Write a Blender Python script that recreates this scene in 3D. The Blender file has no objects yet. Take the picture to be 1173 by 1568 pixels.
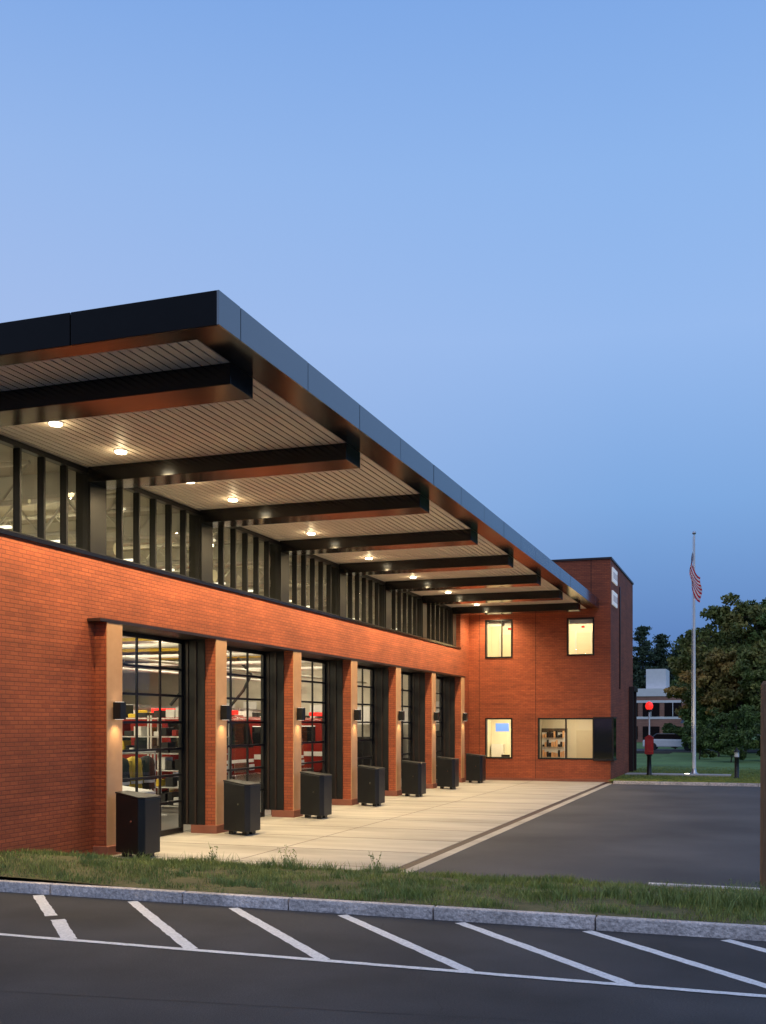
import bpy, math, random
import numpy as np
from mathutils import Vector, Matrix
random.seed(4); np.random.seed(4)
S=bpy.context.scene
S.view_settings.view_transform='Standard'; S.view_settings.look='None'; S.view_settings.exposure=0
R=math.radians

# ---------------------------------------------------------------- materials
def mat(name,col,rough=.7,metal=0,ior=1.5,emit=None,es=0,spec=None):
    m=bpy.data.materials.new(name); m.use_nodes=True
    b=m.node_tree.nodes['Principled BSDF']
    b.inputs['Base Color'].default_value=(*col,1); b.inputs['Roughness'].default_value=rough
    b.inputs['Metallic'].default_value=metal; b.inputs['IOR'].default_value=ior
    if emit: b.inputs['Emission Color'].default_value=(*emit,1); b.inputs['Emission Strength'].default_value=es
    return m
def N(m,t,**k):
    n=m.node_tree.nodes.new(t)
    for a,v in k.items():
        if a.startswith('i_'): n.inputs[a[2:].replace('_',' ')].default_value=v
        else: setattr(n,a,v)
    return n
def L(m,a,b): m.node_tree.links.new(a,b)
def noisy(name,c1,c2,scale=5,rough=.8,bump=.2,detail=8,bscale=None,scale2=None,amt2=.35,dist=.01,stretch=None,ior=1.5,cmid=None,lo=.3,hi=.7):
    m=mat(name,c1,rough,ior=ior); b=m.node_tree.nodes['Principled BSDF']
    tc=N(m,'ShaderNodeTexCoord'); src=tc.outputs['Object']
    if stretch:
        mp=N(m,'ShaderNodeMapping'); mp.inputs['Scale'].default_value=stretch; L(m,src,mp.inputs['Vector']); src=mp.outputs[0]
    n=N(m,'ShaderNodeTexNoise',i_Scale=scale,i_Detail=detail,i_Roughness=.65); L(m,src,n.inputs['Vector'])
    r=N(m,'ShaderNodeValToRGB'); r.color_ramp.elements[0].position=lo; r.color_ramp.elements[1].position=hi
    r.color_ramp.elements[0].color=(*c1,1); r.color_ramp.elements[1].color=(*c2,1)
    if cmid: e=r.color_ramp.elements.new((lo+hi)/2); e.color=(*cmid,1)
    L(m,n.outputs['Fac'],r.inputs['Fac'])
    out=r.outputs['Color']
    if scale2:
        n2=N(m,'ShaderNodeTexNoise',i_Scale=scale2,i_Detail=4.0); L(m,src,n2.inputs['Vector'])
        mr=N(m,'ShaderNodeMapRange'); mr.inputs['From Min'].default_value=.3; mr.inputs['From Max'].default_value=.7
        mr.inputs['To Min'].default_value=1-amt2; mr.inputs['To Max'].default_value=1+amt2; L(m,n2.outputs['Fac'],mr.inputs['Value'])
        mx=N(m,'ShaderNodeVectorMath',operation='SCALE'); L(m,out,mx.inputs[0]); L(m,mr.outputs[0],mx.inputs['Scale']); out=mx.outputs[0]
    L(m,out,b.inputs['Base Color'])
    if bump:
        nb=N(m,'ShaderNodeTexNoise',i_Scale=(bscale or scale*6),i_Detail=4.0); L(m,src,nb.inputs['Vector'])
        bp=N(m,'ShaderNodeBump',i_Strength=bump,i_Distance=dist); L(m,nb.outputs['Fac'],bp.inputs['Height']); L(m,bp.outputs[0],b.inputs['Normal'])
    return m
def brick_mat(name,c1,c2,mort,bw=.225,rh=.078,ms=.008,bump=.7):
    m=mat(name,c1,.72); b=m.node_tree.nodes['Principled BSDF']
    tc=N(m,'ShaderNodeTexCoord'); sp=N(m,'ShaderNodeSeparateXYZ'); L(m,tc.outputs['Object'],sp.inputs[0])
    ad=N(m,'ShaderNodeMath',operation='ADD'); L(m,sp.outputs['X'],ad.inputs[0]); L(m,sp.outputs['Y'],ad.inputs[1])
    cb=N(m,'ShaderNodeCombineXYZ'); L(m,ad.outputs[0],cb.inputs['X']); L(m,sp.outputs['Z'],cb.inputs['Y'])
    t=N(m,'ShaderNodeTexBrick'); L(m,cb.outputs[0],t.inputs['Vector'])
    for k,v in (('Scale',1),('Brick Width',bw),('Row Height',rh),('Mortar Size',ms),('Mortar Smooth',.15),('Bias',-.1)): t.inputs[k].default_value=v
    t.inputs['Color1'].default_value=(*c1,1); t.inputs['Color2'].default_value=(*c2,1); t.inputs['Mortar'].default_value=(*mort,1)
    mp=N(m,'ShaderNodeMapping'); mp.inputs['Scale'].default_value=(.5,.5,9); L(m,tc.outputs['Object'],mp.inputs['Vector'])
    n0=N(m,'ShaderNodeTexNoise',i_Scale=1.0,i_Detail=3.0); L(m,mp.outputs[0],n0.inputs['Vector'])
    n=N(m,'ShaderNodeTexNoise',i_Scale=.8,i_Detail=6.0); L(m,tc.outputs['Object'],n.inputs['Vector'])
    av=N(m,'ShaderNodeMath',operation='ADD'); L(m,n.outputs['Fac'],av.inputs[0]); L(m,n0.outputs['Fac'],av.inputs[1])
    mr=N(m,'ShaderNodeMapRange'); mr.inputs['From Min'].default_value=.6; mr.inputs['From Max'].default_value=1.4; mr.inputs['To Min'].default_value=.66; mr.inputs['To Max'].default_value=1.34; L(m,av.outputs[0],mr.inputs['Value'])
    mx=N(m,'ShaderNodeVectorMath',operation='SCALE'); L(m,t.outputs['Color'],mx.inputs[0]); L(m,mr.outputs[0],mx.inputs['Scale'])
    L(m,mx.outputs[0],b.inputs['Base Color'])
    n3=N(m,'ShaderNodeTexNoise',i_Scale=30.0,i_Detail=3.0); L(m,tc.outputs['Object'],n3.inputs['Vector'])
    s=N(m,'ShaderNodeMath',operation='MULTIPLY_ADD'); L(m,t.outputs['Fac'],s.inputs[0]); s.inputs[1].default_value=-1
    q=N(m,'ShaderNodeMath',operation='MULTIPLY'); q.inputs[1].default_value=.45; L(m,n3.outputs['Fac'],q.inputs[0]); L(m,q.outputs[0],s.inputs[2])
    bp=N(m,'ShaderNodeBump',i_Strength=bump,i_Distance=.010); L(m,s.outputs[0],bp.inputs['Height']); L(m,bp.outputs[0],b.inputs['Normal'])
    return m
def glass_mat(name,tint=(.92,.93,.92),f0=.06):
    m=bpy.data.materials.new(name); m.use_nodes=True; nt=m.node_tree; nt.nodes.clear()
    o=N(m,'ShaderNodeOutputMaterial'); t=N(m,'ShaderNodeBsdfTransparent'); t.inputs[0].default_value=(*tint,1)
    g=N(m,'ShaderNodeBsdfGlossy'); g.inputs['Roughness'].default_value=.01
    ge=N(m,'ShaderNodeNewGeometry'); d=N(m,'ShaderNodeVectorMath',operation='DOT_PRODUCT'); L(m,ge.outputs['Incoming'],d.inputs[0]); L(m,ge.outputs['Normal'],d.inputs[1])
    a=N(m,'ShaderNodeMath',operation='ABSOLUTE'); L(m,d.outputs['Value'],a.inputs[0])
    s=N(m,'ShaderNodeMath',operation='SUBTRACT'); s.inputs[0].default_value=1; L(m,a.outputs[0],s.inputs[1])
    p=N(m,'ShaderNodeMath',operation='POWER'); L(m,s.outputs[0],p.inputs[0]); p.inputs[1].default_value=5
    q=N(m,'ShaderNodeMath',operation='MULTIPLY_ADD'); L(m,p.outputs[0],q.inputs[0]); q.inputs[1].default_value=.93; q.inputs[2].default_value=f0
    x=N(m,'ShaderNodeMixShader'); L(m,q.outputs[0],x.inputs[0]); L(m,t.outputs[0],x.inputs[1]); L(m,g.outputs[0],x.inputs[2]); L(m,x.outputs[0],o.inputs[0])
    return m
M={}
M['brick']=brick_mat('red_brick',(.42,.098,.034),(.33,.072,.027),(.21,.052,.024))
M['brick2']=brick_mat('old_brick',(.36,.17,.12),(.30,.14,.10),(.25,.16,.12),ms=.008)
M['tan']=noisy('pier_facing',(.62,.33,.16),(.72,.41,.21),2,.7,.2,bscale=40)  # pale tan paints the sconce wash onto the brick pier fronts
M['base']=noisy('cast_stone_base',(.30,.11,.065),(.24,.08,.05),3,.8,.2)
M['metal']=noisy('dark_bronze_metal',(.007,.006,.006),(.010,.009,.009),3,.17,.02,bscale=.8,ior=1.5)
M['endmetal']=noisy('bronze_end_darkened',(.005,.004,.004),(.007,.006,.006),3,.35,.02,bscale=.8,ior=1.22)  # weak sky reflection put into a darker copy of the bronze
M['fascia']=noisy('bronze_sky_tinted',(.012,.020,.030),(.018,.028,.04),3,.12,.02,bscale=.8,ior=2.5)  # sky reflection put into the colour: bluer, glossier copy of the bronze
M['frame']=noisy('black_frame_metal',(.009,.009,.010),(.014,.014,.014),3,.38,0,ior=1.45)
M['coping']=mat('coping',(.03,.016,.012),.4)
M['slat']=noisy('soffit_slat',(.72,.63,.53),(.80,.72,.61),1.2,.5,.05,stretch=(6,.3,6))
M['void']=mat('void_black',(.01,.009,.008),.9)
M['glass']=glass_mat('window_glass')
M['cglass']=glass_mat('clerestory_glass',(.84,.85,.76),.07)
M['glassdark']=mat('dark_glass',(.01,.011,.013),.05,ior=1.55)
M['concrete']=noisy('apron_concrete',(.36,.32,.26),(.52,.48,.41),1.0,.75,.15,scale2=.35,amt2=.18,bscale=60,stretch=(.35,1.8,1))
M['drain']=noisy('trench_drain',(.06,.025,.02),(.03,.02,.018),8,.6,.3)
M['asphalt']=noisy('asphalt',(.024,.023,.024),(.070,.067,.066),55,.85,.8,scale2=.45,amt2=.45,bscale=110,dist=.012)
M['asphalt2']=noisy('drive_asphalt',(.048,.046,.046),(.088,.084,.081),40,.85,.4,scale2=.3,amt2=.35,bscale=90)
M['paint']=noisy('road_paint',(.88,.87,.84),(.66,.65,.62),14,.6,.2,scale2=30,amt2=.16)
M['granite']=noisy('granite',(.32,.285,.27),(.88,.80,.74),22,.8,.9,scale2=1.2,amt2=.25,bscale=20,dist=.04)
M['soil']=noisy('turf',(.06,.07,.02),(.14,.12,.05),6,.95,.5,scale2=.7,amt2=.3,bscale=25)
M['blade']=noisy('grass_blade',(.10,.17,.028),(.33,.34,.08),.9,.6,0,scale2=6,amt2=.5)
M['weed']=noisy('weed_blade',(.12,.19,.04),(.25,.30,.09),2,.6,0,scale2=9,amt2=.4)
M['lawn']=noisy('lawn',(.09,.16,.035),(.15,.24,.06),1.5,.95,.6,scale2=.2,amt2=.3,bscale=12,dist=.05)
M['white']=noisy('white_paint',(.82,.81,.79),(.72,.71,.7),2,.5,0)
M['alum']=mat('brushed_aluminium',(.6,.6,.6),.3,.9)
M['red']=mat('fire_red_paint',(.5,.02,.015),.25)
M['truckred']=mat('truck_red_paint',(.24,.018,.014),.25)
M['redlamp']=mat('red_lamp',(.6,.02,.02),.2,emit=(1,.03,.02),es=1.1)
M['lampglow']=mat('downlight_lens',(1,.95,.85),.5,emit=(1,.88,.62),es=9)
M['tube']=mat('tube_lens',(1,1,1),.5,emit=(1,.93,.78),es=1.8)
M['wallint']=noisy('interior_wall',(.62,.59,.50),(.52,.49,.42),2,.8,0)
M['floorint']=noisy('interior_floor',(.34,.32,.29),(.28,.27,.25),2,.3,0)
M['ceil']=noisy('interior_deck',(.42,.40,.35),(.36,.34,.3),2,.8,0)
M['steel']=mat('painted_steel',(.62,.61,.57),.5)
M['yellow']=mat('safety_yellow',(.6,.42,.03),.6)
M['rubber']=mat('rubber',(.02,.02,.02),.8)
M['chrome']=mat('chrome',(.75,.75,.75),.15,1)
M['bark']=noisy('bark',(.06,.042,.03),(.10,.075,.055),8,.9,.6,stretch=(4,4,.6))
M['wood']=noisy('weathered_wood',(.14,.08,.045),(.22,.14,.08),10,.9,.5,stretch=(6,6,.4))
def leafmat(n,a,b,s=.8,c=None): return noisy(n,a,b,s,.8,0,scale2=2.2,amt2=.5,cmid=c,lo=.36,hi=.66)
M['leafA']=leafmat('leaf_green',(.055,.095,.018),(.15,.20,.04),.6)
M['leafB']=leafmat('leaf_olive',(.075,.11,.022),(.28,.21,.05),.45,(.16,.17,.035))
M['leafC']=leafmat('leaf_autumn',(.13,.13,.025),(.40,.22,.05),.5,(.26,.18,.04))
M['needle']=leafmat('needle_green',(.03,.055,.026),(.06,.09,.04))
M['fred']=mat('flag_red',(.6,.02,.03),.7); M['fwhite']=mat('flag_white',(.8,.8,.8),.7); M['fblue']=mat('flag_blue',(.02,.03,.12),.7)

# ---------------------------------------------------------------- mesh helpers
def link(o,parent=None):
    S.collection.objects.link(o)
    if parent: o.parent=parent
    return o
def empty(name,loc=(0,0,0)):
    e=bpy.data.objects.new(name,None); e.location=loc; e.empty_display_size=.3; return link(e)
def meshobj(name,v,f,mats,parent=None,mi=None,smooth=False):
    me=bpy.data.meshes.new(name); me.from_pydata([tuple(p) for p in v],[],f)
    for m in (mats if isinstance(mats,(list,tuple)) else [mats]): me.materials.append(m)
    if mi is not None: me.polygons.foreach_set('material_index',mi)
    if smooth: me.polygons.foreach_set('use_smooth',[True]*len(me.polygons))
    me.update(); return link(bpy.data.objects.new(name,me),parent)
BF=[(0,3,2,1),(4,5,6,7),(0,1,5,4),(1,2,6,5),(2,3,7,6),(3,0,4,7)]
def boxes(name,lst,m,parent=None,bevel=0):
    v=[];f=[]
    for x0,x1,y0,y1,z0,z1 in lst:
        b=len(v); v+=[(x0,y0,z0),(x1,y0,z0),(x1,y1,z0),(x0,y1,z0),(x0,y0,z1),(x1,y0,z1),(x1,y1,z1),(x0,y1,z1)]
        f+=[tuple(i+b for i in q) for q in BF]
    o=meshobj(name,v,f,m,parent)
    if bevel:
        md=o.modifiers.new('bev','BEVEL'); md.width=bevel; md.segments=2; md.limit_method='ANGLE'
    return o
def box(name,x0,x1,y0,y1,z0,z1,m,parent=None,bevel=0): return boxes(name,[(x0,x1,y0,y1,z0,z1)],m,parent,bevel)
def panes(name,lst,m,parent=None):
    v=[];f=[]
    for t,c,a,b,z0,z1 in lst:
        k=len(v)
        if t=='x': v+=[(c,a,z0),(c,b,z0),(c,b,z1),(c,a,z1)]
        else: v+=[(a,c,z0),(b,c,z0),(b,c,z1),(a,c,z1)]
        f.append((k,k+1,k+2,k+3))
    return meshobj(name,v,f,m,parent)
def tubes(name,segs,m,parent=None,n=12,smooth=True):
    v=[];f=[]
    for p,q,r0,r1 in segs:
        p=Vector(p);q=Vector(q);d=(q-p).normalized(); a=d.orthogonal().normalized(); c=d.cross(a); b=len(v)
        for i in range(n):
            t=2*math.pi*i/n; o=a*math.cos(t)+c*math.sin(t); v.append(p+o*r0); v.append(q+o*r1)
        for i in range(n):
            j=(i+1)%n; f.append((b+2*i,b+2*j,b+2*j+1,b+2*i+1))
        f.append(tuple(b+2*i for i in range(n))[::-1]); f.append(tuple(b+2*i+1 for i in range(n)))
    return meshobj(name,v,f,m,parent,smooth=False)
def lathe(name,prof,loc,m,parent=None,n=24):
    v=[];f=[]
    for r,z in prof:
        for i in range(n): t=2*math.pi*i/n; v.append((loc[0]+r*math.cos(t),loc[1]+r*math.sin(t),loc[2]+z))
    for k in range(len(prof)-1):
        for i in range(n):
            j=(i+1)%n; f.append((k*n+i,k*n+j,(k+1)*n+j,(k+1)*n+i))
    return meshobj(name,v,f,m,parent,smooth=True)
def wall_y(name,y0,y1,xa,xb,za,zb,holes,m,parent):
    xs=sorted({xa,xb,*[h[0] for h in holes],*[h[1] for h in holes]}); zs=sorted({za,zb,*[h[2] for h in holes],*[h[3] for h in holes]})
    l=[]
    for i in range(len(xs)-1):
        for j in range(len(zs)-1):
            cx=(xs[i]+xs[i+1])/2; cz=(zs[j]+zs[j+1])/2
            if not any(h[0]<cx<h[1] and h[2]<cz<h[3] for h in holes): l.append((xs[i],xs[i+1],y0,y1,zs[j],zs[j+1]))
    return boxes(name,l,m,parent)
def lamp(name,typ,loc,energy,col,parent=None,rot=(0,0,0),**k):
    d=bpy.data.lights.new(name,typ); d.energy=energy; d.color=col
    for a,v in k.items(): setattr(d,a,v)
    o=bpy.data.objects.new(name,d); o.location=loc; o.rotation_euler=rot; return link(o,parent)

# ---------------------------------------------------------------- ground
meshobj('ground',[(-900,-300,-.06),(900,-300,-.06),(900,1500,-.06),(-900,1500,-.06)],[(0,1,2,3)],M['soil'])
box('parking_lot_road',-45,45,-30,13.80,-.05,0,M['asphalt'])
box('driveway_road',-5.745,45,17.9,46.8,-.05,0,M['asphalt2'])
ap=empty('concrete_apron_pavement')
box('slab',-13.2,-6.20,17.9,48.1,-.05,.004,M['concrete'],ap)
box('edge_band',-5.97,-5.745,17.9,48.1,-.05,.006,M['concrete'],ap)
jl=[(-13.0,-6.2,18.41+2.285*k-.007,18.41+2.285*k+.007,.0,.0075) for k in range(13)]+[(-9.5,-9.484,17.9,48.1,0,.0082)]
boxes('joints',jl,mat('joint',(.2,.17,.14),.9),ap)
box('trench_drain',-6.20,-5.97,17.9,48.1,-.05,-.004,M['drain'])
mv=[];mf=[]
def addstrip(p,q,w,z=.004):
    b=len(mv)
    P=Vector(p);Q=Vector(q); nseg=max(2,int((Q-P).length/.12)); n=Vector((-(Q-P).y,(Q-P).x)).normalized()*w/2
    for i in range(nseg+1):
        c=P.lerp(Q,i/nseg); mv.append((*(c+n*(1+random.uniform(-.1,.1))),z)); mv.append((*(c-n*(1+random.uniform(-.1,.1))),z))
    for i in range(nseg): a=b+2*i; mf.append((a,a+1,a+3,a+2))
addstrip((-30,11.0),(12,11.0),.11,.008)
for k in range(-4,12):
    x0=-10.5+1.7*k
    if k==0:
        addstrip((x0,13.7),(x0+1.3,12.3),.16); addstrip((x0+1.55,12.1),(x0+2.5,11.05),.19)
    else: addstrip((x0,13.7),(x0+2.52,11.05),.15)
meshobj('parking_markings',mv,mf,M['paint'])
tar=noisy('patch_tar',(.018,.018,.019),(.035,.034,.034),60,.8,.5)
def patch(name,cx_,cy_,rx,ry,m,z=.002,n=28,seed=1):
    rr=random.Random(seed); v=[(cx_,cy_,z)]+[(cx_+rx*math.cos(6.283*i/n)*rr.uniform(.85,1.1),cy_+ry*math.sin(6.283*i/n)*rr.uniform(.85,1.1),z) for i in range(n)]
    meshobj(name,v,[(0,1+i,1+(i+1)%n) for i in range(n)],m)
patch('asphalt_patch',-9.0,12.4,.5,.32,tar)
cv=[];cf=[]
for (p,q,sd) in (((-8,8.6),(3,9.9),3),((-2.2,8.2),(-4.6,13.6),5)):
    rr=random.Random(sd); n_=60; off=0
    for i in range(n_+1):
        u=i/n_; off+=rr.uniform(-.03,.03); x=p[0]+(q[0]-p[0])*u+off; y=p[1]+(q[1]-p[1])*u+off*.6; w_=rr.uniform(.006,.014); k=len(cv); cv+=[(x-w_,y+w_,.002),(x+w_,y-w_,.002)]
        if i: cf.append((k-2,k-1,k+1,k))
meshobj('asphalt_cracks',cv,cf,tar)
kl=[];x=-22.0
while x<16:
    l=random.uniform(1.7,2.4); dy=random.uniform(-.008,.008); kl.append((x+.010,x+l-.010,13.80+dy,13.95+dy,-.05,.165+random.uniform(-.006,.006))); x+=l
k=boxes('granite_kerb',kl,M['granite'],bevel=.014)
kk=[];x=-5.7
while x<30: kk.append((x,x+1.98,46.8,46.95,-.05,.13)); x+=2
boxes('driveway_kerb',kk,M['granite'],bevel=.012)
kk=[];x=-1.6
while x<20: kk.append((x,x+1.98,17.78,17.9,-.05,.05)); x+=2
boxes('edging_kerb',kk,M['granite'],bevel=.01)

def gz(x,y):
    t=np.clip((y-13.95)/(17.85-13.95),0,1)
    b=.15*(1-t**1.7)+.27*np.exp(-((y-15.4)/1.2)**2)*1/(1+np.exp((x+10.2)*1.6))
    return b*(1)+.012+.02*np.sin(x*1.7+y)*np.sin(y*2.3)*(1-t)*t*4
nx,ny=140,24; xs=np.linspace(-30,18,nx); ys=np.linspace(13.95,17.88,ny); X,Y=np.meshgrid(xs,ys); Z=gz(X,Y)
v=np.stack([X.ravel(),Y.ravel(),Z.ravel()],1); f=[(j*nx+i,j*nx+i+1,(j+1)*nx+i+1,(j+1)*nx+i) for j in range(ny-1) for i in range(nx-1)]
ge=empty('grass_verge'); meshobj('turf',v.tolist(),f,M['soil'],ge,smooth=True)
def blades(name,px,py,pz,hh,w,m,parent,lean=.45):
    n=len(px); a=np.random.rand(n)*6.283; dx=np.cos(a)*w/2; dy=np.sin(a)*w/2
    b=np.random.rand(n)*6.283; ln=np.random.rand(n)*lean*hh; lx=np.cos(b)*ln; ly=np.sin(b)*ln
    V=np.zeros((n,5,3)); 
    V[:,0]=np.stack([px-dx,py-dy,pz],1); V[:,1]=np.stack([px+dx,py+dy,pz],1)
    V[:,2]=np.stack([px+dx*.7+lx*.35,py+dy*.7+ly*.35,pz+hh*.55],1); V[:,3]=np.stack([px-dx*.7+lx*.35,py-dy*.7+ly*.35,pz+hh*.55],1)
    V[:,4]=np.stack([px+lx,py+ly,pz+hh],1)
    me=bpy.data.meshes.new(name); me.vertices.add(n*5); me.vertices.foreach_set('co',V.ravel())
    base=(np.arange(n)*5)[:,None]; q=(base+np.array([0,1,2,3])); t=(base+np.array([3,2,4]))
    loops=np.concatenate([q,t],1).ravel(); me.loops.add(n*7); me.loops.foreach_set('vertex_index',loops.astype(np.int32))
    me.polygons.add(n*2); st=np.stack([np.arange(n)*7,np.arange(n)*7+4],1).ravel(); me.polygons.foreach_set('loop_start',st.astype(np.int32))
    me.update(calc_edges=True); me.validate(); me.materials.append(m); return link(bpy.data.objects.new(name,me),parent)
n=80000; px=np.random.uniform(-14,3.5,n); py=13.97+np.random.rand(n)*3.95
pat=np.sin(px*1.9+np.sin(py*2.2)*1.5)*np.sin(py*2.7+px*.8)+.6*np.sin(px*5.1+1)*np.sin(py*4.3+px)
keep=~((px<-12.5)&(py>14.5))&(np.random.rand(n)<.48+.52*pat); px=px[keep];py=py[keep];pat=pat[keep]
hh=np.random.uniform(.03,.09,len(px))*(1+.55*np.clip(pat,-1,1.3)); blades('blades',px,py,gz(px,py)-.005,hh,.011,M['blade'],ge,lean=.9)
cx=[];cy=[];ch=[]
spots=[(-9.6,17.7,.26),(-8.4,17.6,.2),(-7.9,17.5,.28),(-7.2,17.6,.2),(-6.3,17.6,.22),(-6.0,17.8,.18),(-11,17.6,.2),(-1.5,15.6,.33),(-1.1,15.3,.38),(-1.9,15.8,.3),(-.3,15.2,.42),(0.1,15.0,.42),(.6,15.3,.42),(-.7,15.9,.3),(-2.6,15.2,.2),(-.1,15.9,.35),(-4.2,17.5,.14),(-10.3,17.4,.16),(-5,17.4,.12)]
for i in range(70): spots.append((random.uniform(-12,1.5),random.uniform(14.1,17.7),random.uniform(.1,.18)))
for sx,sy,sh in spots:
    m_=int(190*(sh/.3)); r=np.abs(np.random.randn(m_))*.19*(sh/.3); a=np.random.rand(m_)*6.28
    cx.append(sx+r*np.cos(a)*1.7); cy.append(np.clip(sy+r*np.sin(a),14,17.88)); ch.append(sh*np.random.uniform(.3,1,m_))
cx=np.concatenate(cx);cy=np.concatenate(cy);ch=np.concatenate(ch)
blades('tufts',cx,cy,gz(cx,cy)-.01,ch,.012,M['weed'],ge,lean=.9)
wd=empty('weed_plants'); st=[];lf=[]
for sx,sy in ((-9.6,17.75),(-7.95,17.6),(-8.1,17.65),(-6.35,17.7),(-1.2,15.4),(-.2,15.1),(.2,15.2)):
    for j in range(4):
        a=random.uniform(0,6.28); h=random.uniform(.2,.42); p=(sx,sy,gz(np.float64(sx),np.float64(sy))); q=(sx+.12*math.cos(a),sy+.12*math.sin(a),p[2]+h); st.append((p,q,.004,.002))
        for t in range(14): 
            u=random.uniform(.3,1); lf.append([p[i]+(q[i]-p[i])*u+random.gauss(0,.018) for i in range(3)])
tubes('stalks',st,M['weed'],wd,4)

lw=empty('lawn')
nx,ny=40,40; xs=np.linspace(-5.97,60,nx); ys=np.linspace(46.95,190,ny); X,Y=np.meshgrid(xs,ys); Z=.11+.3*np.clip((Y-56)/60,0,1)
meshobj('lawn_turf',np.stack([X.ravel(),Y.ravel(),Z.ravel()],1).tolist(),[(j*nx+i,j*nx+i+1,(j+1)*nx+i+1,(j+1)*nx+i) for j in range(ny-1) for i in range(nx-1)],M['lawn'],lw)
meshobj('lawn_back',[(-60,57.6,.05),(-5.97,57.6,.08),(-5.97,190,.38),(-60,190,.38)],[(0,1,2,3)],M['lawn'],lw)
n=30000; px=np.random.uniform(-5.9,3,n); py=46.98+np.random.rand(n)**1.5*16; blades('lawn_blades',px,py,np.full(n,.1),np.random.uniform(.04,.09,n),.03,M['blade'],lw)
box('garden_path',-5.8,-.9,52.2,53.6,.0,.19,M['concrete'])
box('far_road',-60,60,88,95,.0,.36,M['asphalt2'])

# ---------------------------------------------------------------- fire station
fs=empty('fire_station')
P=[18.14+4.57*k for k in range(7)]; PW=.54; FX=-12.53; PXf=-12.25; DX=-13.15
ZD=4.72; ZB=6.04; ZS=7.84
boxes('front_wall',[(-12.83,FX,14.6,P[0]+.27,0,ZB),(-12.83,FX,P[0]+.27,46.5,ZD+.1,ZB),(-12.83,FX,46.5,48.1,0,ZS),(-12.83,FX,P[6]+.27,46.5,0,ZD+.1)],M['brick'],fs)
boxes('end_wall',[(-32,-12.83,14.6,14.85,0,ZB)],M['brick'],fs)
box('back_wall',-32.2,-32,14.6,48.1,0,ZS,M['brick'],fs)
boxes('piers',[(FX,PXf,p,p+PW,.2,ZD) for p in P],M['brick'],fs)
boxes('pier_wash_sheets',[(PXf,PXf+.02,p+.003,p+PW,.2,ZD-.002) for p in P],M['tan'],fs)  # thin sheets added on the brick to hold the painted wash
boxes('pier_bases',[(-12.9,PXf+.06,p-.05,p+PW+.05,0.0,.2) for p in P],M['base'],fs,bevel=.01)
boxes('door_jambs',[(DX-.1,FX-.002,p-.02,p+PW+.02,.2,ZD) for p in P[:]],M['frame'],fs)
boxes('door_jamb_tracks',[(x0,x0+.05,p-.05,p-.021,.2,ZD-.05) for p in P[1:] for x0 in (DX+.12,DX+.35)],M['coping'],fs)
boxes('lintel',[(DX-.1,PXf+.03,P[0]-.25,P[6]+PW+.1,ZD+.001,ZD+.06)],M['coping'],fs)
boxes('brick_sill',[(-12.9,FX+.04,14.55,46.5,ZB,ZB+.07)],M['metal'],fs)
fr=[];gl=[];th=[]
for i in range(6):
    a=P[i]+PW+.02; b=P[i+1]-.02; w=b-a
    fr+= [(DX-.05,DX+.03,a,a+.1,0,ZD),(DX-.05,DX+.03,b-.1,b,0,ZD),(DX-.05,DX+.03,a+.1,b-.1,ZD-.1,ZD),(DX-.05,DX+.03,a+.1,b-.1,0.01,.14)]
    for c in range(1,4): y=a+w*c/4; fr.append((DX-.045,DX+.0,y-.025,y+.025,.14,ZD-.1))
    for r in range(1,7): z=.14+(ZD-.24)*r/7; th.append((DX-.04,DX+.02,a+.1,b-.1,z-.028,z+.028))
    gl.append(('x',DX-.01,a+.1,b-.1,.14,ZD-.1))
boxes('door_frames',fr,M['frame'],fs); boxes('door_rails',th,M['frame'],fs); panes('door_glass',gl,M['glass'],fs)
BY=[13.84+4.57*k for k in range(8)]
mu=[];gz_=[];cols=[]
CX=-12.62
for k in range(1,8):
    y=BY[k]; cols.append((CX-.35,CX,y-.28,y+.28,ZB+.07,ZS))
for k in range(0,7):
    a=BY[k]+.28 if k else 14.65; b=BY[k+1]-.28
    if k==6: b=min(b,46.5-.0)
    nn=max(1,round((b-a)/.66))
    for j in range(nn+1):
        y=a+(b-a)*j/nn; mu.append((CX-.2,CX-.05,y-.028,y+.028,ZB+.12,ZS-.08))
    mu.append((CX-.2,CX-.04,a,b,ZB+.07,ZB+.14)); mu.append((CX-.2,CX-.04,a,b,ZS-.1,ZS))
    gz_.append(('x',CX-.16,a,b,ZB+.12,ZS-.08))
boxes('clerestory_posts',cols,M['frame'],fs); boxes('clerestory_mullions',mu,M['frame'],fs); panes('clerestory_glass',gz_,M['cglass'],fs)
e=[];ex=-32
while ex<-12.9: e.append((ex,ex+.06,14.62,14.86,ZB,ZS)); ex+=.66
boxes('end_clerestory_mullions',e,M['frame'],fs); panes('end_clerestory_glass',[('y',14.73,-32,-12.8,ZB,ZS)],M['cglass'],fs)
box('corner_post',-12.95,-12.6,14.58,14.9,ZB+.07,ZS,M['frame'],fs)
RY0,RY1=12.12,48.06; RX=-6.49; ZT=8.29
box('roof_slab',-33,RX-.03,RY0+.03,RY1,ZS+.09,ZT-.02,M['void'],fs)
pan=[];ys=[RY0,12.74]; 
while ys[-1]+2.285<RY1-.3: ys.append(ys[-1]+2.285)
ys.append(RY1)
for a,b in zip(ys[:-1],ys[1:]): pan.append((RX-.03,RX+random.uniform(-.004,.004),a+.012 if a>RY0 else a,b-.012,ZS,ZT))
boxes('fascia_panels',pan,M['fascia'],fs,bevel=.004)
xs_=[RX-.032,-8.76]
while xs_[-1]>-31: xs_.append(xs_[-1]-2.285)
boxes('end_fascia_panels',[(b+.009,a-(.009 if a<-7 else 0),RY0,RY0+.03,ZS,ZT) for a,b in zip(xs_[:-1],xs_[1:])],M['endmetal'],fs,bevel=.004)
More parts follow.
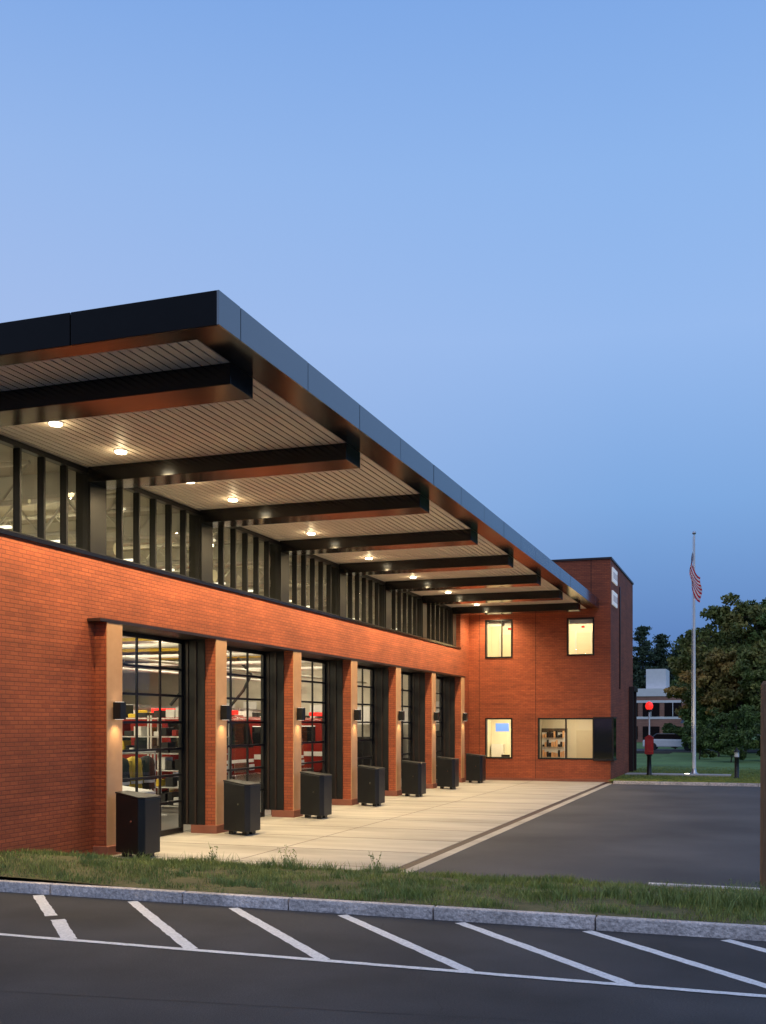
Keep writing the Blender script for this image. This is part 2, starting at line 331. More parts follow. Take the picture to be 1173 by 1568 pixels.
boxes('eave_soffit_metal',[(-7.03,RX-.032,RY0+.032,RY1,ZS+.012,ZS+.05),(-33,-7.031,RY0+.032,12.53,ZS+.012,ZS+.05)],M['metal'],fs)
sl=[];xx=-7.05
while xx>-12.6: sl.append((xx-.128,xx,12.54,48.06,ZS+.015,ZS+.045)); xx-=.158
while xx>-32: sl.append((xx-.128,xx,12.54,14.6,ZS+.015,ZS+.045)); xx-=.158
boxes('soffit_slats',sl,M['slat'],fs)
boxes('beams',[(-12.62 if k else -32,-7.03,y-.36,y+.36,7.54,ZS+.01) for k,y in enumerate(BY)],M['metal'],fs,bevel=.006)
boxes('beam_inner',[(-31.9,-12.98,y-.15,y+.15,7.35,ZS+.05) for y in BY[1:]],M['steel'],fs)
dl=empty('canopy_lights'); dl.parent=fs
WARM=(1,.76,.42)
dpos=[]
for k in range(0,8):
    for y0 in (15.2,17.18):
        y=y0+4.57*k
        if y<47.6: dpos.append(y)
for i,y in enumerate(dpos):
    lathe('downlight_lens',[(0.001,-.03),(.10,-.03),(.11,-.02),(.11,.03)],(-11.28,y,ZS-.008),M['lampglow'],dl,20)
    lathe('downlight_trim',[(.112,-.002),(.135,-.002),(.135,.02)],(-11.28,y,ZS+.0),M['white'],dl,20)
    lamp('downlight','SPOT',(-11.28,y,ZS-.06),680,WARM,dl,spot_size=R(160),spot_blend=.7,shadow_soft_size=.08)
    lamp('soffit_halo_fill','POINT',(-11.28,y,ZS-.16),5,WARM,dl,shadow_soft_size=.02)  # point light added under the lens to brighten the soffit; no fixture there
sc=empty('wall_sconces'); sc.parent=fs
for p in P:
    yc=p+PW/2
    boxes('sconce_body',[(PXf+.04,PXf+.22,yc-.1,yc+.1,2.76,3.11),(PXf+.02,PXf+.041,yc-.06,yc+.06,2.85,3.0)],M['frame'],sc,bevel=.006)
    boxes('sconce_lens',[(PXf+.07,PXf+.19,yc-.07,yc+.07,3.111,3.114),(PXf+.07,PXf+.19,yc-.07,yc+.07,2.756,2.759)],M['tube'],sc)
    lamp('sconce_down','SPOT',(PXf+.18,yc,2.74),22,WARM,sc,spot_size=R(130),spot_blend=1,shadow_soft_size=.05)
box('interior_floor',-32,DX-.1,14.85,48.1,-.03,.01,M['floorint'],fs)
box('interior_ceiling',-32,-12.99,14.9,48.1,ZS+.02,ZS+.06,M['ceil'],fs)
box('interior_back_lining',-31.99,-31.9,14.9,48.1,0.02,ZS,M['wallint'],fs)
box('interior_end_lining',-31.9,-12.9,14.87,14.95,.02,ZB,M['wallint'],fs)
box('interior_far_lining',-31.9,-12.9,47.9,48.05,.02,ZS,M['wallint'],fs)
bd=[]
for i in range(6):
    a=P[i]+PW+.1;b=P[i+1]-.1
    bd+= [(-31.9,-31.84,a,a+.1,0.02,4.5),(-31.9,-31.84,b-.1,b,0.02,4.5),(-31.9,-31.84,a,b,4.4,4.5)]
    for r in range(1,7): bd.append((-31.9,-31.85,a,b,4.5*r/7-.03,4.5*r/7+.03))
    for c in range(1,4): y=a+(b-a)*c/4; bd.append((-31.9,-31.845,y-.03,y+.03,0.02,4.5))
boxes('rear_door_frames',bd,M['frame'],fs)
tubes('ducts',[((-16,15.2,6.2),(-16,47.5,6.2),.33,.33),((-24,15.2,6.3),(-24,47.5,6.3),.4,.4)]+[((-13.5,y+2,6.6),(-31,y+2,6.6),.16,.16) for y in BY[1:7]]+[((-15+0*y,y,5.0),(-30,y,5.0),.07,.07) for y in BY[1:7]]+[((x,15.2,4.6),(x,47.5,4.6),.05,.05) for x in (-17.5,-21)],M['steel'],fs,n=14)
ts=[]
for y in [b+d for b in BY[:7] for d in (1.5,3.0)]:
    if y<15.2: continue
    ts+=[((-13.1,y,7.7),(-31.8,y,7.7),.05,.05),((-13.1,y,6.95),(-31.8,y,6.95),.05,.05)]
    x=-13.1;u=True
    while x>-31:
        ts.append(((x,y,7.7 if u else 6.95),(x-.7,y,6.95 if u else 7.7),.025,.025)); x-=.7;u=not u
tubes('roof_trusses',ts,M['steel'],fs,n=6)
tb=[];
for y in [b+d for b in BY[:7] for d in (.9,3.7)]:
    if y<15.2: continue
    for x in (-15,-19,-24,-29): tb.append((x-.9,x+.9,y-.05,y+.05,6.62,6.67))
boxes('tube_lights',tb,M['tube'],fs)
for y in BY[:7]: lamp('bay_light','AREA',(-20,y+2.3,6.55),640,(1,.87,.62),fs,shape='RECTANGLE',size=9,size_y=.5)
yl=[]
for y in [b+2.2 for b in BY[1:7]]:
    yl+=[(-30,-14,y-.04,y+.04,5.35,5.46)]
boxes('exhaust_rails',yl,M['yellow'],fs)
hs=[]
for i,y in enumerate([b+1.3 for b in BY[1:7]]):
    pts=[(-19.5,y,5.3)]+[(-19.5+.5*math.sin(t*2),y+.3*math.sin(t*3),5.3-t*1.1) for t in (.6,1.2,1.8)]
    hs+=[(pts[j],pts[j+1],.06,.06) for j in range(len(pts)-1)]
tubes('exhaust_hoses',hs,M['rubber'],fs,n=8)
eq=[];gr=[]
for i in range(26):
    y=15.5+i*1.2; eq.append((-31.8,-31.2,y,y+1.1,0.02,random.choice([1.1,1.9,2.2])))
for i in range(14):
    x=-30+i*1.2; eq.append((x,x+1.05,47.3,47.88,.02,random.choice([1.0,2.0,2.3]))); gr.append((x+.1,x+.8,47.2,47.29,2.6,3.3+random.random()*.5))
boxes('equipment_lockers',eq,M['frame'],fs,bevel=.01); boxes('notice_boards',gr,M['white'],fs)
rk=[];items={'white':[],'yellow':[],'steel':[],'rubber':[],'truckred':[],'frame':[]}
for i,y in enumerate([P[k]+.0 for k in range(1,7)]):
    for x0 in ((-21.3,-23.8) if i!=1 else (-16.9,-19.3)):
        for xx_ in (x0,x0+2.3):
            for yy in (y,y+.55): rk.append((xx_,xx_+.04,yy,yy+.04,0,2.9))
        for z in (.2,.75,1.25,1.75,2.25,2.8):
            rk.append((x0,x0+2.35,y,y+.6,z,z+.025)); xx_=x0+.08
            while xx_<x0+2.05:
                w_=random.uniform(.08,.3); h_=random.uniform(.1,.4)
                items[random.choice(['white','steel','frame','yellow','rubber','frame','steel','rubber','truckred','steel'])].append((xx_,xx_+w_,y+.06,y+.5,z+.042,z+.04+h_)); xx_+=w_+random.uniform(.02,.2)
boxes('storage_racks',rk,M['steel'],fs)
for k_,l in items.items():
    if l: boxes('rack_items_'+k_,l,M[k_],fs,bevel=.012)

def gear(x,y,name,parent,m):
    prof=[(.06,1.75),(.2,1.68),(.24,1.5),(.2,1.2),(.24,.85),(.25,.82)]
    lathe(name,[(r,z) for r,z in prof][::-1],(x,y,0),m,parent,12)
    tubes(name+'_sleeves',[((x,y-.2,1.62),(x+.05,y-.34,1.0),.085,.065),((x,y+.2,1.62),(x+.05,y+.34,1.0),.085,.065)],m,parent,8)
    lathe(name+'_band',[(.246,1.0),(.25,1.08)],(x,y,0),M['white'],parent,12)
gr_=empty('turnout_gear_rack')
tubes('rack',[((-16.2,24.3,1.85),(-16.2,26.4,1.85),.03,.03),((-16.2,24.3,0),(-16.2,24.3,1.85),.03,.03),((-16.2,26.4,0),(-16.2,26.4,1.85),.03,.03),((-16.6,24.3,.03),(-15.8,24.3,.03),.03,.03),((-16.6,26.4,.03),(-15.8,26.4,.03),.03,.03)],M['steel'],gr_)
for i in range(3): gear(-16.2,24.65+i*.65,'coat',gr_,M['yellow'] if i==1 else M['rubber'])

def truck(x,y,suv=False,body='truckred'):
    t=empty('fire_truck' if not suv else 'chief_car',(x,y,0)); BM=M[body]
    def b(n,l,m,bev=.03): boxes(n,l,m,t,bev)
    def prism(n,prof,y0,y1,m,bev=.04):
        k=len(prof); v=[(px,y0,pz) for px,pz in prof]+[(px,y1,pz) for px,pz in prof]
        f=[tuple(range(k)),tuple(range(2*k-1,k-1,-1))]+[(i,k+i,k+(i+1)%k,(i+1)%k) for i in range(k)]
        o=meshobj(n,v,f,m,t); md=o.modifiers.new('b','BEVEL'); md.width=bev; md.segments=2
    if suv:
        prism('body',[(0,.45),(0,.95),(-1.1,1.08),(-4.8,1.1),(-4.85,.45)],-.95,.95,BM,.08)
        prism('cabin',[(-1.1,1.08),(-1.9,1.7),(-4.6,1.7),(-4.8,1.1)],-.85,.85,M['glassdark'],.06)
        b('roof',[(-4.5,-1.95,-.82,.82,1.69,1.76)],M['white']); b('light_bar',[(-2.8,-2.5,-.6,.6,1.77,1.88)],M['redlamp'])
        b('bumper',[(-.02,.1,-.9,.9,.45,.65)],M['chrome']); wz=.36; wx=(-.9,-3.8); b('lamps',[(0,.02,-.88,-.55,.72,.86),(0,.02,.55,.88,.72,.86)],M['white'])
        hw=.93
    else:
        prism('cab',[(0,.7),(0,1.7),(-.25,2.85),(-2.7,2.95),(-2.7,.5),(-.3,.5)],-1.22,1.22,BM,.08)
        prism('windshield',[(.012,1.75),(-.2,2.68),(-.3,2.68),(-.2,1.75)],-1.08,1.08,M['glassdark'],.01)
        b('side_windows',[(-1.25,-.45,-1.235,1.235,1.75,2.55),(-2.5,-1.45,-1.235,1.235,1.75,2.55)],M['glassdark'])
        b('body',[(-9,-2.85,-1.22,1.22,.6,3.0)],BM)
        b('shutters',[(-4.4,-3.1,-1.235,1.235,.9,2.6),(-5.8,-4.55,-1.235,1.235,1.35,2.6),(-7.2,-5.95,-1.235,1.235,1.35,2.6),(-8.8,-7.35,-1.235,1.235,.9,2.6)],M['steel'])
        b('stripe',[(-2.68,-.05,-1.24,1.24,1.2,1.4),(.0,.012,-1.1,1.1,1.2,1.32)],M['white'],.003)
        b('bumper',[(-.1,.45,-1.2,1.2,.45,.8)],M['chrome']); b('grille',[(.0,.03,-.5,.5,.85,1.18)],M['chrome'])
        b('headlamps',[(0,.04,-1.12,-.7,.9,1.12),(0,.04,.7,1.12,.9,1.12)],M['white'])
        b('light_bar',[(-.9,-.55,-.95,.95,2.98,3.15)],M['redlamp'])
        l=[(-8.8,-2.2,-.5,-.42,3.2,3.3),(-8.8,-2.2,.42,.5,3.2,3.3)]+[(-8.6+i*.4,-8.56+i*.4,-.42,.42,3.22,3.26) for i in range(16)]
        b('ladder',l,M['alum'],.005); wz=.52; wx=(-1.6,-6.6); hw=1.2
    for q in wx:
        for s in (-1,1):
            tubes('wheel',[((q,s*(hw-.3),wz),(q,s*(hw+.02),wz),wz,wz)],M['rubber'],t,20); tubes('hub',[((q,s*(hw),wz),(q,s*(hw+.04),wz),wz*.55,wz*.5)],M['chrome'],t,16)
truck(-17.2,30.2); truck(-14.4,22.6,True,'white'); truck(-17.8,34.9); truck(-17.8,39.6); truck(-17.8,44.3)

# wing
WY=48.1; WXc=-5.97; ZW=10.06
holes=[(-11.76,-10.46,5.69,7.49),(-7.94,-6.70,5.73,7.46),(-11.76,-10.46,1.01,2.9),(-9.27,WXc-.3,1.0,2.9)]
wall_y('wing_front_wall',WY,WY+.3,-31,WXc,0,ZW,holes,M['brick'],fs)
boxes('wing_side_wall',[(WXc-.3,WXc,WY+.3,49.2,0,1.0),(WXc-.3,WXc,WY+.3,49.2,2.9,ZW),(WXc-.3,WXc,49.2,57.5,0,ZW)],M['brick'],fs)
boxes('wing_other_walls',[(-31,WXc-.3,57.2,57.5,0,ZW),(-31,-30.7,WY+.3,57.2,0,ZW)],M['brick'],fs)
box('wing_roof',-30.7,WXc-.3,WY+.3,57.2,ZW-.4,ZW-.2,M['void'],fs)
boxes('wing_coping',[(-31.05,WXc+.05,WY-.05,WY+.33,ZW,ZW+.09),(WXc-.33,WXc+.05,WY+.331,57.55,ZW,ZW+.09)],M['coping'],fs)
boxes('wing_control_joints',[(-12.05,-12.03,WY-.003,WY+.02,0,ZS),(-9.38,-9.36,WY-.003,WY+.02,0,ZS),(-6.86,-6.83,WY-.003,WY+.02,7.9,ZW)],mat('joint_dark',(.06,.025,.018),.9),fs)
box('wing_base_course',-12.2,WXc+.01,WY-.012,WY,0,.12,M['base'],fs)
wf=[];wg=[]
for (a,b,c,d) in [(-11.76,-10.46,5.69,7.49),(-7.94,-6.70,5.73,7.46),(-11.76,-10.46,1.01,2.9),(-9.27,-6.70,1.0,2.9)]:
    wf+=[(a,a+.07,WY-.03,WY+.2,c,d),(b-.07,b,WY-.03,WY+.2,c,d),(a+.07,b-.07,WY-.03,WY+.2,c,c+.07),(a+.07,b-.07,WY-.03,WY+.2,d-.07,d)]
    wg.append(('y',WY+.1,a,b,c,d))
wf+=[(-8.02,-7.96,WY+.0,WY+.16,1.07,2.83),(-11.0,-10.96,WY+.0,WY+.16,5.76,7.42)]
boxes('wing_window_frames',wf,M['frame'],fs); panes('wing_window_glass',wg,M['glass'],fs)
boxes('corner_window',[(-6.70,WXc+.12,WY-.09,49.2,1.03,2.87)],M['glassdark'],fs)
boxes('corner_window_frame',[(-6.74,WXc+.15,WY-.12,49.23,2.87,2.94),(-6.74,WXc+.15,WY-.12,49.23,.96,1.03),(-6.76,-6.70,WY-.12,WY-.02,1.03,2.87),(WXc+.08,WXc+.14,WY-.11,WY-.05,1.03,2.87)],M['frame'],fs)
rm=[(-12.4,-6.3,52,52.1,0,3.4),(-12.5,-12.4,WY+.3,52,0,3.4),(-12.4,-6.3,WY+.3,52,3.4,3.5),(-12.4,-6.3,WY+.3,52,0,.05),(-9.9,-9.8,WY+.3,52,.05,3.4),
    (-12.4,-6.3,52,52.1,4.6,8.4),(-12.5,-12.4,WY+.3,52,4.6,8.4),(-12.4,-6.3,WY+.3,52,8.4,8.5),(-12.4,-6.3,WY+.3,52,4.5,4.6),(-9.9,-9.8,WY+.3,52,4.6,8.4),(-6.35,-6.28,WY+.3,52,4.6,8.4)]
boxes('wing_rooms',rm,mat('office_wall',(.72,.66,.50),.8),fs)
boxes('room_doors',[(-11.9,-11.2,51.94,51.99,4.62,7.1),(-8.1,-7.4,51.94,51.99,4.62,7.1),(-8.1,-7.2,51.94,51.99,.06,2.3)],mat('room_door',(.62,.55,.4),.6),fs)
boxes('room_trim',[(-11.96,-11.9,51.9,51.99,4.62,7.15),(-11.2,-11.14,51.9,51.99,4.62,7.15),(-7.4,-7.34,51.9,51.99,4.62,7.15),(-8.16,-8.1,51.9,51.99,4.62,7.15),(-12.3,-11.7,51.6,51.98,.06,1.6),(-9.75,-8.6,51.6,51.98,.06,2.2),(-11.4,-10.1,49.4,50.0,.7,.78)],M['steel'],fs)
boxes('bookcase_carcass',[(-9.78,-8.55,51.7,51.985,.06,2.4)],M['bark'],fs)
sh=[];sh2=[]
for z in (.5,1.0,1.5,1.95):
    for i in range(10): (sh if random.random()<.5 else sh2).append((-9.7+i*.11,-9.62+i*.11,51.5,51.6,z,z+.1+random.random()*.25))
boxes('shelf_items',sh,M['tan'],fs); boxes('shelf_books',sh2,M['frame'],fs)
boxes('exit_sign',[(-11.3,-11.15,50.9,50.98,7.25,7.35),(-7.7,-7.55,50.9,50.98,7.25,7.35)],M['redlamp'],fs)
boxes('monitor',[(-11.75,-11.1,50.2,50.25,2.25,2.65)],mat('screen',(.05,.1,.3),.3,emit=(.25,.45,.9),es=1.0),fs)
boxes('desk_items',[(-11.3,-10.9,49.45,49.6,.8,1.15),(-10.7,-10.45,49.5,49.7,.8,1.05)],M['frame'],fs)
boxes('blinds',[(-11.68,-10.54,WY+.22,WY+.24,7.2,7.45),(-7.86,-6.78,WY+.22,WY+.24,7.2,7.4)],M['white'],fs)
for x,z,e_ in ((-11.1,3.3,130),(-8.0,3.3,80),(-11.1,8.3,170),(-8.0,8.3,170)): lamp('room_light','AREA',(x,50.2,z),e_*.95,(1,.85,.58),fs,size=1.2)
boxes('sign_panels',[(WXc,WXc+.06,48.5,50.2,9.1,9.75),(WXc,WXc+.06,48.5,50.2,8.05,8.7)],mat('sign_white_glow',(.85,.85,.85),.5,emit=(1,1,1),es=.25),fs,bevel=.01)  # faint emission added to lift the white panels; they are not lamps
boxes('sign_lettering',[(WXc+.06,WXc+.068,48.7+i*.32,48.78+i*.32,z,z+.3) for i in range(5) for z in (9.27,8.22)],M['truckred'],fs)
boxes('side_fin',[(WXc,WXc+.05,51.4,51.55,4.3,9.2)],M['coping'],fs)
boxes('side_entry',[(WXc,WXc+.28,55.6,57.4,4.3,4.55),(WXc,WXc+.22,55.6,55.8,.1,4.3),(WXc,WXc+.22,57.15,57.35,.1,4.3)],M['coping'],fs,bevel=.01)

# bollard covers
for p in P:
    o=empty('bollard_cover',(0,p,0))
    pl=[(-12.02,-.02),(-11.3,-.34),(-11.2,-.24),(-11.18,.28),(-11.28,.38),(-12.02,.40)]
    H=lambda a:1.27-.10*(a+12.02)
    k=len(pl); v=[(a,b,.10) for a,b in pl]+[(a,b,H(a)) for a,b in pl]
    f=[tuple(range(k))[::-1],tuple(range(k,2*k))]+[(i,(i+1)%k,k+(i+1)%k,k+i) for i in range(k)]
    b=meshobj('shell',v,f,M['frame'],o); md=b.modifiers.new('b','BEVEL'); md.width=.015; md.segments=2
    zc=[(a,b,H(a)+.003) for a,b in pl]
    v=[( -11.6+(a+11.6)*1.03,b*1.04,z) for a,b,z in zc]+[(-11.6+(a+11.6)*1.03,b*1.04,z+.035) for a,b,z in zc]
    b=meshobj('lid',v,f,M['frame'],o); md=b.modifiers.new('b','BEVEL'); md.width=.008; md.segments=2
    boxes('feet',[(-11.44,-11.32,-.18,-.05,.004,.1),(-11.44,-11.32,.1,.3,.004,.1),(-11.9,-11.78,.02,.2,.004,.1)],M['frame'],o)
    tubes('lock',[((-11.5,-.255,.75),(-11.5,-.285,.75),.02,.02)],M['chrome'],o)

# ---------------------------------------------------------------- flagpole
fp=empty('flagpole',(0,0,0)); fx,fy=-2.64,53.9
tubes('pole',[((fx,fy,.12),(fx,fy,11.9),.09,.045)],M['white'],fp,16); lathe('base_collar',[(.24,0),(.22,.06),(.12,.12),(.1,.3)],(fx,fy,.12),M['alum'],fp)
lathe('finial',[(.001,0),(.08,.04),(.1,.1),(.08,.16),(.001,.2)],(fx,fy,11.92),M['alum'],fp)
nu,nv=40,26; v=[];f=[];mi=[]
for j in range(nv+1):
    for i in range(nu+1):
        u=i/nu;w=j/nv
        fold=math.sin(u*15+w*1.5)*.075*(.3+u)
        v.append((fx-.08+ -.18*math.sin(u*3.1)*(1-.2*w)+.42*u*u+.05*math.sin(w*7+u*4), fy-.05+fold-.1*u, 11.1-w*1.25-u*1.25-.1*math.sin(u*9)*u))
for j in range(nv):
    for i in range(nu):
        a=j*(nu+1)+i; f.append((a,a+1,a+nu+2,a+nu+1))
        s=j//2
        if i<16 and j<14: mi.append(1 if (i%3==1 and j%2==1) else 2)
        else: mi.append(0 if s%2==0 else 1)
meshobj('flag',v,f,[M['fred'],M['fwhite'],M['fblue']],fp,mi=mi,smooth=True)
tubes('halyard',[((fx-.12,fy-.05,1.2),(fx-.08,fy-.05,11.8),.008,.008)],M['white'],fp,6)
lathe('ground_light',[(.12,0),(.12,.08),(.001,.085)],(fx-.3,fy-.6,.12),M['lampglow'],fp); lamp('flag_uplight','SPOT',(fx-.3,fy-.6,.25),900,(1,.85,.62),fp,rot=(R(180-4),0,0),spot_size=R(24),spot_blend=.6,shadow_soft_size=.1)

fa=empty('fire_alarm_box'); ax,ay=-4.65,52.3
lathe('pedestal',[(.18,0),(.18,.06),(.11,.12),(.10,.95),(.14,1.0),(.14,1.04)],(ax,ay,.1),M['frame'],fa)
boxes('box_body',[(ax-.2,ax+.2,ay-.15,ay+.15,1.15,1.95),(ax-.13,ax+.13,ay-.17,ay-.148,1.25,1.75)],M['red'],fa,bevel=.04)
meshobj('box_cap',[(ax-.22,ay-.17,1.95),(ax+.22,ay-.17,1.95),(ax+.22,ay+.17,1.95),(ax-.22,ay+.17,1.95),(ax,ay-.17,2.1),(ax,ay+.17,2.1)],[(0,1,4),(1,2,5,4),(2,3,5),(3,0,4,5),(0,3,2,1)],M['red'],fa)
tubes('mast',[((ax,ay,2.05),(ax,ay,3.25),.04,.04)],M['white'],fa); lathe('lamp_collar',[(.04,0),(.15,.03),(.16,.1),(.1,.12)],(ax,ay,3.2),M['frame'],fa)
lathe('lamp_globe',[(.1,0),(.17,.08),(.19,.2),(.14,.33),(.06,.38),(.001,.4)],(ax,ay,3.31),M['redlamp'],fa)
for bx,by in ((-.62,51.2),):
    o=empty('path_light'); lathe('post',[(.15,0),(.15,.05),(.1,.08),(.1,.95),(.13,1.0)],(bx,by,.1),M['frame'],o)
    lathe('lens',[(.11,0),(.1,.2),(.11,.22)],(bx,by,1.1),M['white'],o); lathe('cap',[(.14,0),(.1,.09),(.03,.13),(.03,.2),(.001,.22)],(bx,by,1.32),M['frame'],o)
wp=empty('wooden_post'); tubes('shaft',[((.23,16.3,.0),(.23,16.3,3.25),.11,.095)],M['wood'],wp,14); tubes('cap',[((.23,16.3,3.25),(.23,16.3,3.3),.095,.06)],M['wood'],wp,14)

# ---------------------------------------------------------------- background buildings
bb=empty('brick_office_building')
boxes('walls',[(-24,-7.0,133,150,0,6.3)],M['brick2'],bb); boxes('roof_band',[(-24.1,-6.9,132.9,150,5.9,6.85)],M['white'],bb)
boxes('penthouse',[(-12.3,-9.9,134,140,6.85,9.3)],M['white'],bb)
boxes('windows',[(-23+i*2.6,-21+i*2.6,132.93,133.02,3.4,5.1) for i in range(6)]+[(-23+i*2.6,-21+i*2.6,132.93,133.02,.6,2.2) for i in range(6)],M['glassdark'],bb)
boxes('window_bands',[(-24,-7.0,132.96,133.05,5.1,5.4),(-24,-7.0,132.96,133.05,3.1,3.4)]+[(-22.05+i*2.6,-21.98+i*2.6,132.9,133.02,3.4,5.1) for i in range(6)],M['white'],bb)
b2=empty('low_brick_house'); boxes('walls',[(-6.9,-3,118,124,0,2.6)],M['brick2'],b2); meshobj('roof',[(-7.2,117.6,2.6),(-2.7,117.6,2.6),(-2.7,124.4,2.6),(-7.2,124.4,2.6),(-6.7,121,4),(-3.2,121,4)],[(0,1,5,4),(1,2,5),(2,3,4,5),(3,0,4)],M['coping'],b2); boxes('windows',[(-6.6+i*1.3,-5.7+i*1.3,117.94,118.01,1,2) for i in range(3)],M['glassdark'],b2)

# ---------------------------------------------------------------- trees
def leafcloud(name,C,sz,m,parent):
    n=len(C); a=np.random.randn(n,3); a/=np.linalg.norm(a,axis=1)[:,None]; b=np.cross(a,np.random.randn(n,3)); b/=np.linalg.norm(b,axis=1)[:,None]
    s=(sz*np.random.uniform(.5,1.1,n))[:,None]; V=np.stack([C-a*s,C-b*s*.55,C+a*s,C+b*s*.55],1)
    me=bpy.data.meshes.new(name); me.vertices.add(n*4); me.vertices.foreach_set('co',V.ravel()); me.loops.add(n*4); me.loops.foreach_set('vertex_index',np.arange(n*4,dtype=np.int32))
    me.polygons.add(n); me.polygons.foreach_set('loop_start',np.arange(0,n*4,4,dtype=np.int32)); me.update(calc_edges=True); me.validate(); me.materials.append(m); return link(bpy.data.objects.new(name,me),parent)
leafcloud('leaves',np.array(lf),.022,M['weed'],wd)
def tree(x,y,h,r,m,name='maple_tree',dens=1,leaf=.22):
    t=empty(name,(x,y,.1)); segs=[((0,0,0),(0.1,0,h*.35),.024*h,.016*h),((.1,0,h*.35),(0,.1,h*.75),.016*h,.006*h)]
    cl=[]
    lobes=[]
    for i in range(7):
        th=i*2.4+random.uniform(-.5,.5); zz=.3+.085*i+random.uniform(-.05,.05); k=r*(.55 if zz<.65 else .35)*random.uniform(.7,1.2)
        lobes.append((Vector((k*math.cos(th),k*math.sin(th),h*zz)),r*random.uniform(.38,.58)))
    lobes.append((Vector((random.uniform(-.3,.3)*r,0,h*.82)),r*.42)); lobes.append((Vector((0,0,h*.5)),r*.6))
    for c0,r0 in lobes:
        segs.append(((0,0,max(h*.18,c0.z*.55)),tuple(c0),.009*h,.003*h))
        for i in range(int(10*dens)+2):
            d=Vector((random.gauss(0,1),random.gauss(0,1),random.gauss(0,.8))).normalized()*r0*random.uniform(.4,1); cl.append((c0+d,r0*random.uniform(.28,.5)))
            if i%4==0: segs.append((tuple(c0),tuple(c0+d),.003*h,.001*h))
    tubes('trunk_and_limbs',segs,M['bark'],t,7)
    pts=[]
    for c,cr in cl:
        n=int(200*(cr/1.2)**1.5*dens)+40; d=np.random.randn(n,3); d/=np.linalg.norm(d,axis=1)[:,None]; d*=(np.random.rand(n,1)**.5)*cr; d[:,2]*=.65; p=np.array(c)+d; p[:,2]=np.maximum(p[:,2],.3); pts.append(p)
    leafcloud('crown',np.concatenate(pts),leaf,m,t); return t
def pine(x,y,h,r):
    t=empty('pine_tree',(x,y,0)); segs=[((0,0,0),(0,0,h),.02*h,.003*h)]; pts=[]
    z=h*.22
    while z<h*.99:
        k=random.randint(3,5)
        for i in range(k):
            th=random.uniform(0,6.28); ln=r*(1-(z/h)**1.6)*random.uniform(.5,1.1)+.3; e=Vector((ln*math.cos(th),ln*math.sin(th),z+ln*.18)); segs.append(((0,0,z),tuple(e),.06,.02))
            n=int(70+ln*60); u=np.random.uniform(.3,1.05,n)[:,None]; p=np.array([0,0,z])+(np.array(e)-np.array([0,0,z]))*u+np.random.randn(n,3)*np.array([.38,.38,.16]); pts.append(p)
        z+=h*.045
    tubes('trunk_and_limbs',segs,M['bark'],t,6); leafcloud('needles',np.concatenate(pts),.24,M['needle'],t)
pine(-17.8,156,15,3.6); pine(-14.9,157,16.5,3.8); pine(-12.6,160,15.5,3.6); pine(-20.5,157,14,4); pine(-10.2,162,14,3.4); pine(-7.6,165,14.5,3.4)
A,B,C_=M['leafA'],M['leafB'],M['leafC']
for a in [(-1.0,94,14.0,4.2,B),(3.4,94,13,5,A),(-4.0,100,12.4,3.2,B),(-2.2,87,9.4,2.8,C_),(.9,85,9.2,3.2,B),(5.5,86,9,4,B),(9,92,12,5,A),(14,95,12,5,A),(20,98,13,6,B),(-5.6,116,9.8,2.6,C_),(-6.4,142,11,3.2,B),(-3.7,88,5.2,1.9,A),(-1.6,106,12.5,4,A),(1.6,104,15,4.5,A),(-8.2,152,11.5,3,A)]:
    tree(*a)
for a in [(-3.9,80,2.8,1.3),(-3.3,74,2.4,1.2),(-1.2,70,2.0,1.2),(1.0,72,2.5,1.6),(-6.3,96,2.2,1.2),(3,70,3,1.6),(-8,118,2.4,1.6),(-2.2,79,3.2,1.6),(-.4,78,3.6,1.7)]: tree(a[0],a[1],a[2],a[3],A,'shrub',.6,.13)
rnd=np.random.RandomState(2); pts=[]
for i in range(150):
    x=rnd.uniform(-160,140); y=200+rnd.uniform(-15,20); h=rnd.uniform(7,12)
    n=260; d=rnd.randn(n,3); d/=np.linalg.norm(d,axis=1)[:,None]; d*=rnd.rand(n,1)**.4*np.array([4.5,3,h/2]); pts.append(np.array([x,y,h/2])+d)
leafcloud('distant_tree_line',np.concatenate(pts),.8,A,None)

def car(x,y):
    t=empty('parked_car',(x,y,.36))
    def prism(n,prof,y0,y1,m,bev):
        k=len(prof); v=[(p,y0,z) for p,z in prof]+[(p,y1,z) for p,z in prof]
        f=[tuple(range(k)),tuple(range(2*k-1,k-1,-1))]+[(i,k+i,k+(i+1)%k,(i+1)%k) for i in range(k)]
        o=meshobj(n,v,f,m,t); md=o.modifiers.new('b','BEVEL'); md.width=bev; md.segments=2
    prism('body',[(-2.2,.3),(-2.2,.85),(-1.4,.95),(1.2,.92),(2.2,.75),(2.2,.3)],-.88,.88,M['white'],.08); prism('cabin',[(-1.7,.92),(-1.1,1.42),(.4,1.42),(1.1,.92)],-.78,.78,M['glassdark'],.06)
    for q in (-1.4,1.4):
        for s in (-1,1): tubes('wheel',[((q,s*.65,.33),(q,s*.9,.33),.33,.33)],M['rubber'],t,16)
car(-6.3,90.5)

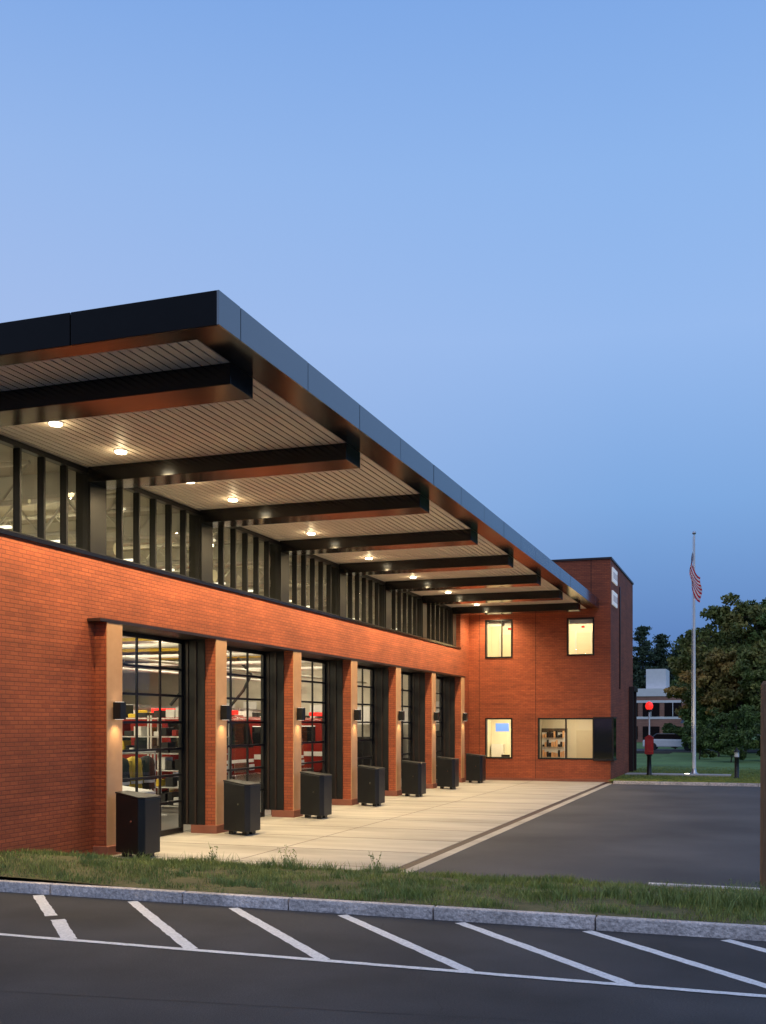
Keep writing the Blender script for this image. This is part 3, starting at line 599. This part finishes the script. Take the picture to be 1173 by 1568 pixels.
# ---------------------------------------------------------------- sky
w=bpy.data.worlds.new('World'); S.world=w; w.use_nodes=True; nt=w.node_tree; nt.nodes.clear()
o=nt.nodes.new('ShaderNodeOutputWorld'); tc=nt.nodes.new('ShaderNodeTexCoord'); sp=nt.nodes.new('ShaderNodeSeparateXYZ'); nt.links.new(tc.outputs['Generated'],sp.inputs[0])
def sr(c): return tuple(((x/255+.055)/1.055)**2.4 for x in c)+(1,)
r=nt.nodes.new('ShaderNodeValToRGB'); cr=r.color_ramp; cr.elements[0].position=0; cr.elements[0].color=sr((74,114,174)); cr.elements[1].position=1; cr.elements[1].color=sr((116,150,212))
for p,c in ((.08,(86,130,194)),(.2,(122,166,223)),(.34,(148,184,237)),(.46,(140,180,236)),(.58,(124,167,230))):
    e=cr.elements.new(p); e.color=sr(c)
nt.links.new(sp.outputs['Z'],r.inputs['Fac'])
mr=nt.nodes.new('ShaderNodeMapRange'); mr.inputs['From Min'].default_value=-.1; mr.inputs['From Max'].default_value=-.8; mr.inputs['To Min'].default_value=0; mr.inputs['To Max'].default_value=.65; nt.links.new(sp.outputs['X'],mr.inputs['Value'])
m2=nt.nodes.new('ShaderNodeMapRange'); m2.inputs['From Min'].default_value=.6; m2.inputs['From Max'].default_value=.3; nt.links.new(sp.outputs['Z'],m2.inputs['Value'])
mm=nt.nodes.new('ShaderNodeMath'); mm.operation='MULTIPLY'; nt.links.new(mr.outputs[0],mm.inputs[0]); nt.links.new(m2.outputs[0],mm.inputs[1])
mx=nt.nodes.new('ShaderNodeMix'); mx.data_type='RGBA'; nt.links.new(mm.outputs[0],mx.inputs['Factor']); nt.links.new(r.outputs[0],mx.inputs['A']); mx.inputs['B'].default_value=sr((182,196,234))
b1=nt.nodes.new('ShaderNodeBackground'); nt.links.new(mx.outputs['Result'],b1.inputs[0]); b1.inputs[1].default_value=.98
sk=nt.nodes.new('ShaderNodeTexSky'); sk.sky_type='NISHITA'; sk.sun_disc=False; sk.sun_elevation=R(1.5); sk.sun_rotation=R(200)
b2_=nt.nodes.new('ShaderNodeBackground'); nt.links.new(sk.outputs[0],b2_.inputs[0]); b2_.inputs[1].default_value=.015
ad=nt.nodes.new('ShaderNodeAddShader'); nt.links.new(b1.outputs[0],ad.inputs[0]); nt.links.new(b2_.outputs[0],ad.inputs[1]); nt.links.new(ad.outputs[0],o.inputs[0])
lamp('warm_fill','SUN',(0,-20,20),.5,(1,.80,.62),None,rot=(R(38),0,R(25)),angle=R(50))  # warm overhead fill added for the ground; the real sun has set

# ---------------------------------------------------------------- camera
c=bpy.data.cameras.new('camera'); co=link(bpy.data.objects.new('camera',c)); co.location=(0,0,2.7); co.rotation_euler=(R(90),0,math.atan(563.5/1610))
c.sensor_fit='HORIZONTAL'; c.sensor_width=36; c.lens=1610/1173*36; c.shift_y=322/1173; c.clip_end=4000; c.clip_start=.1
S.camera=co
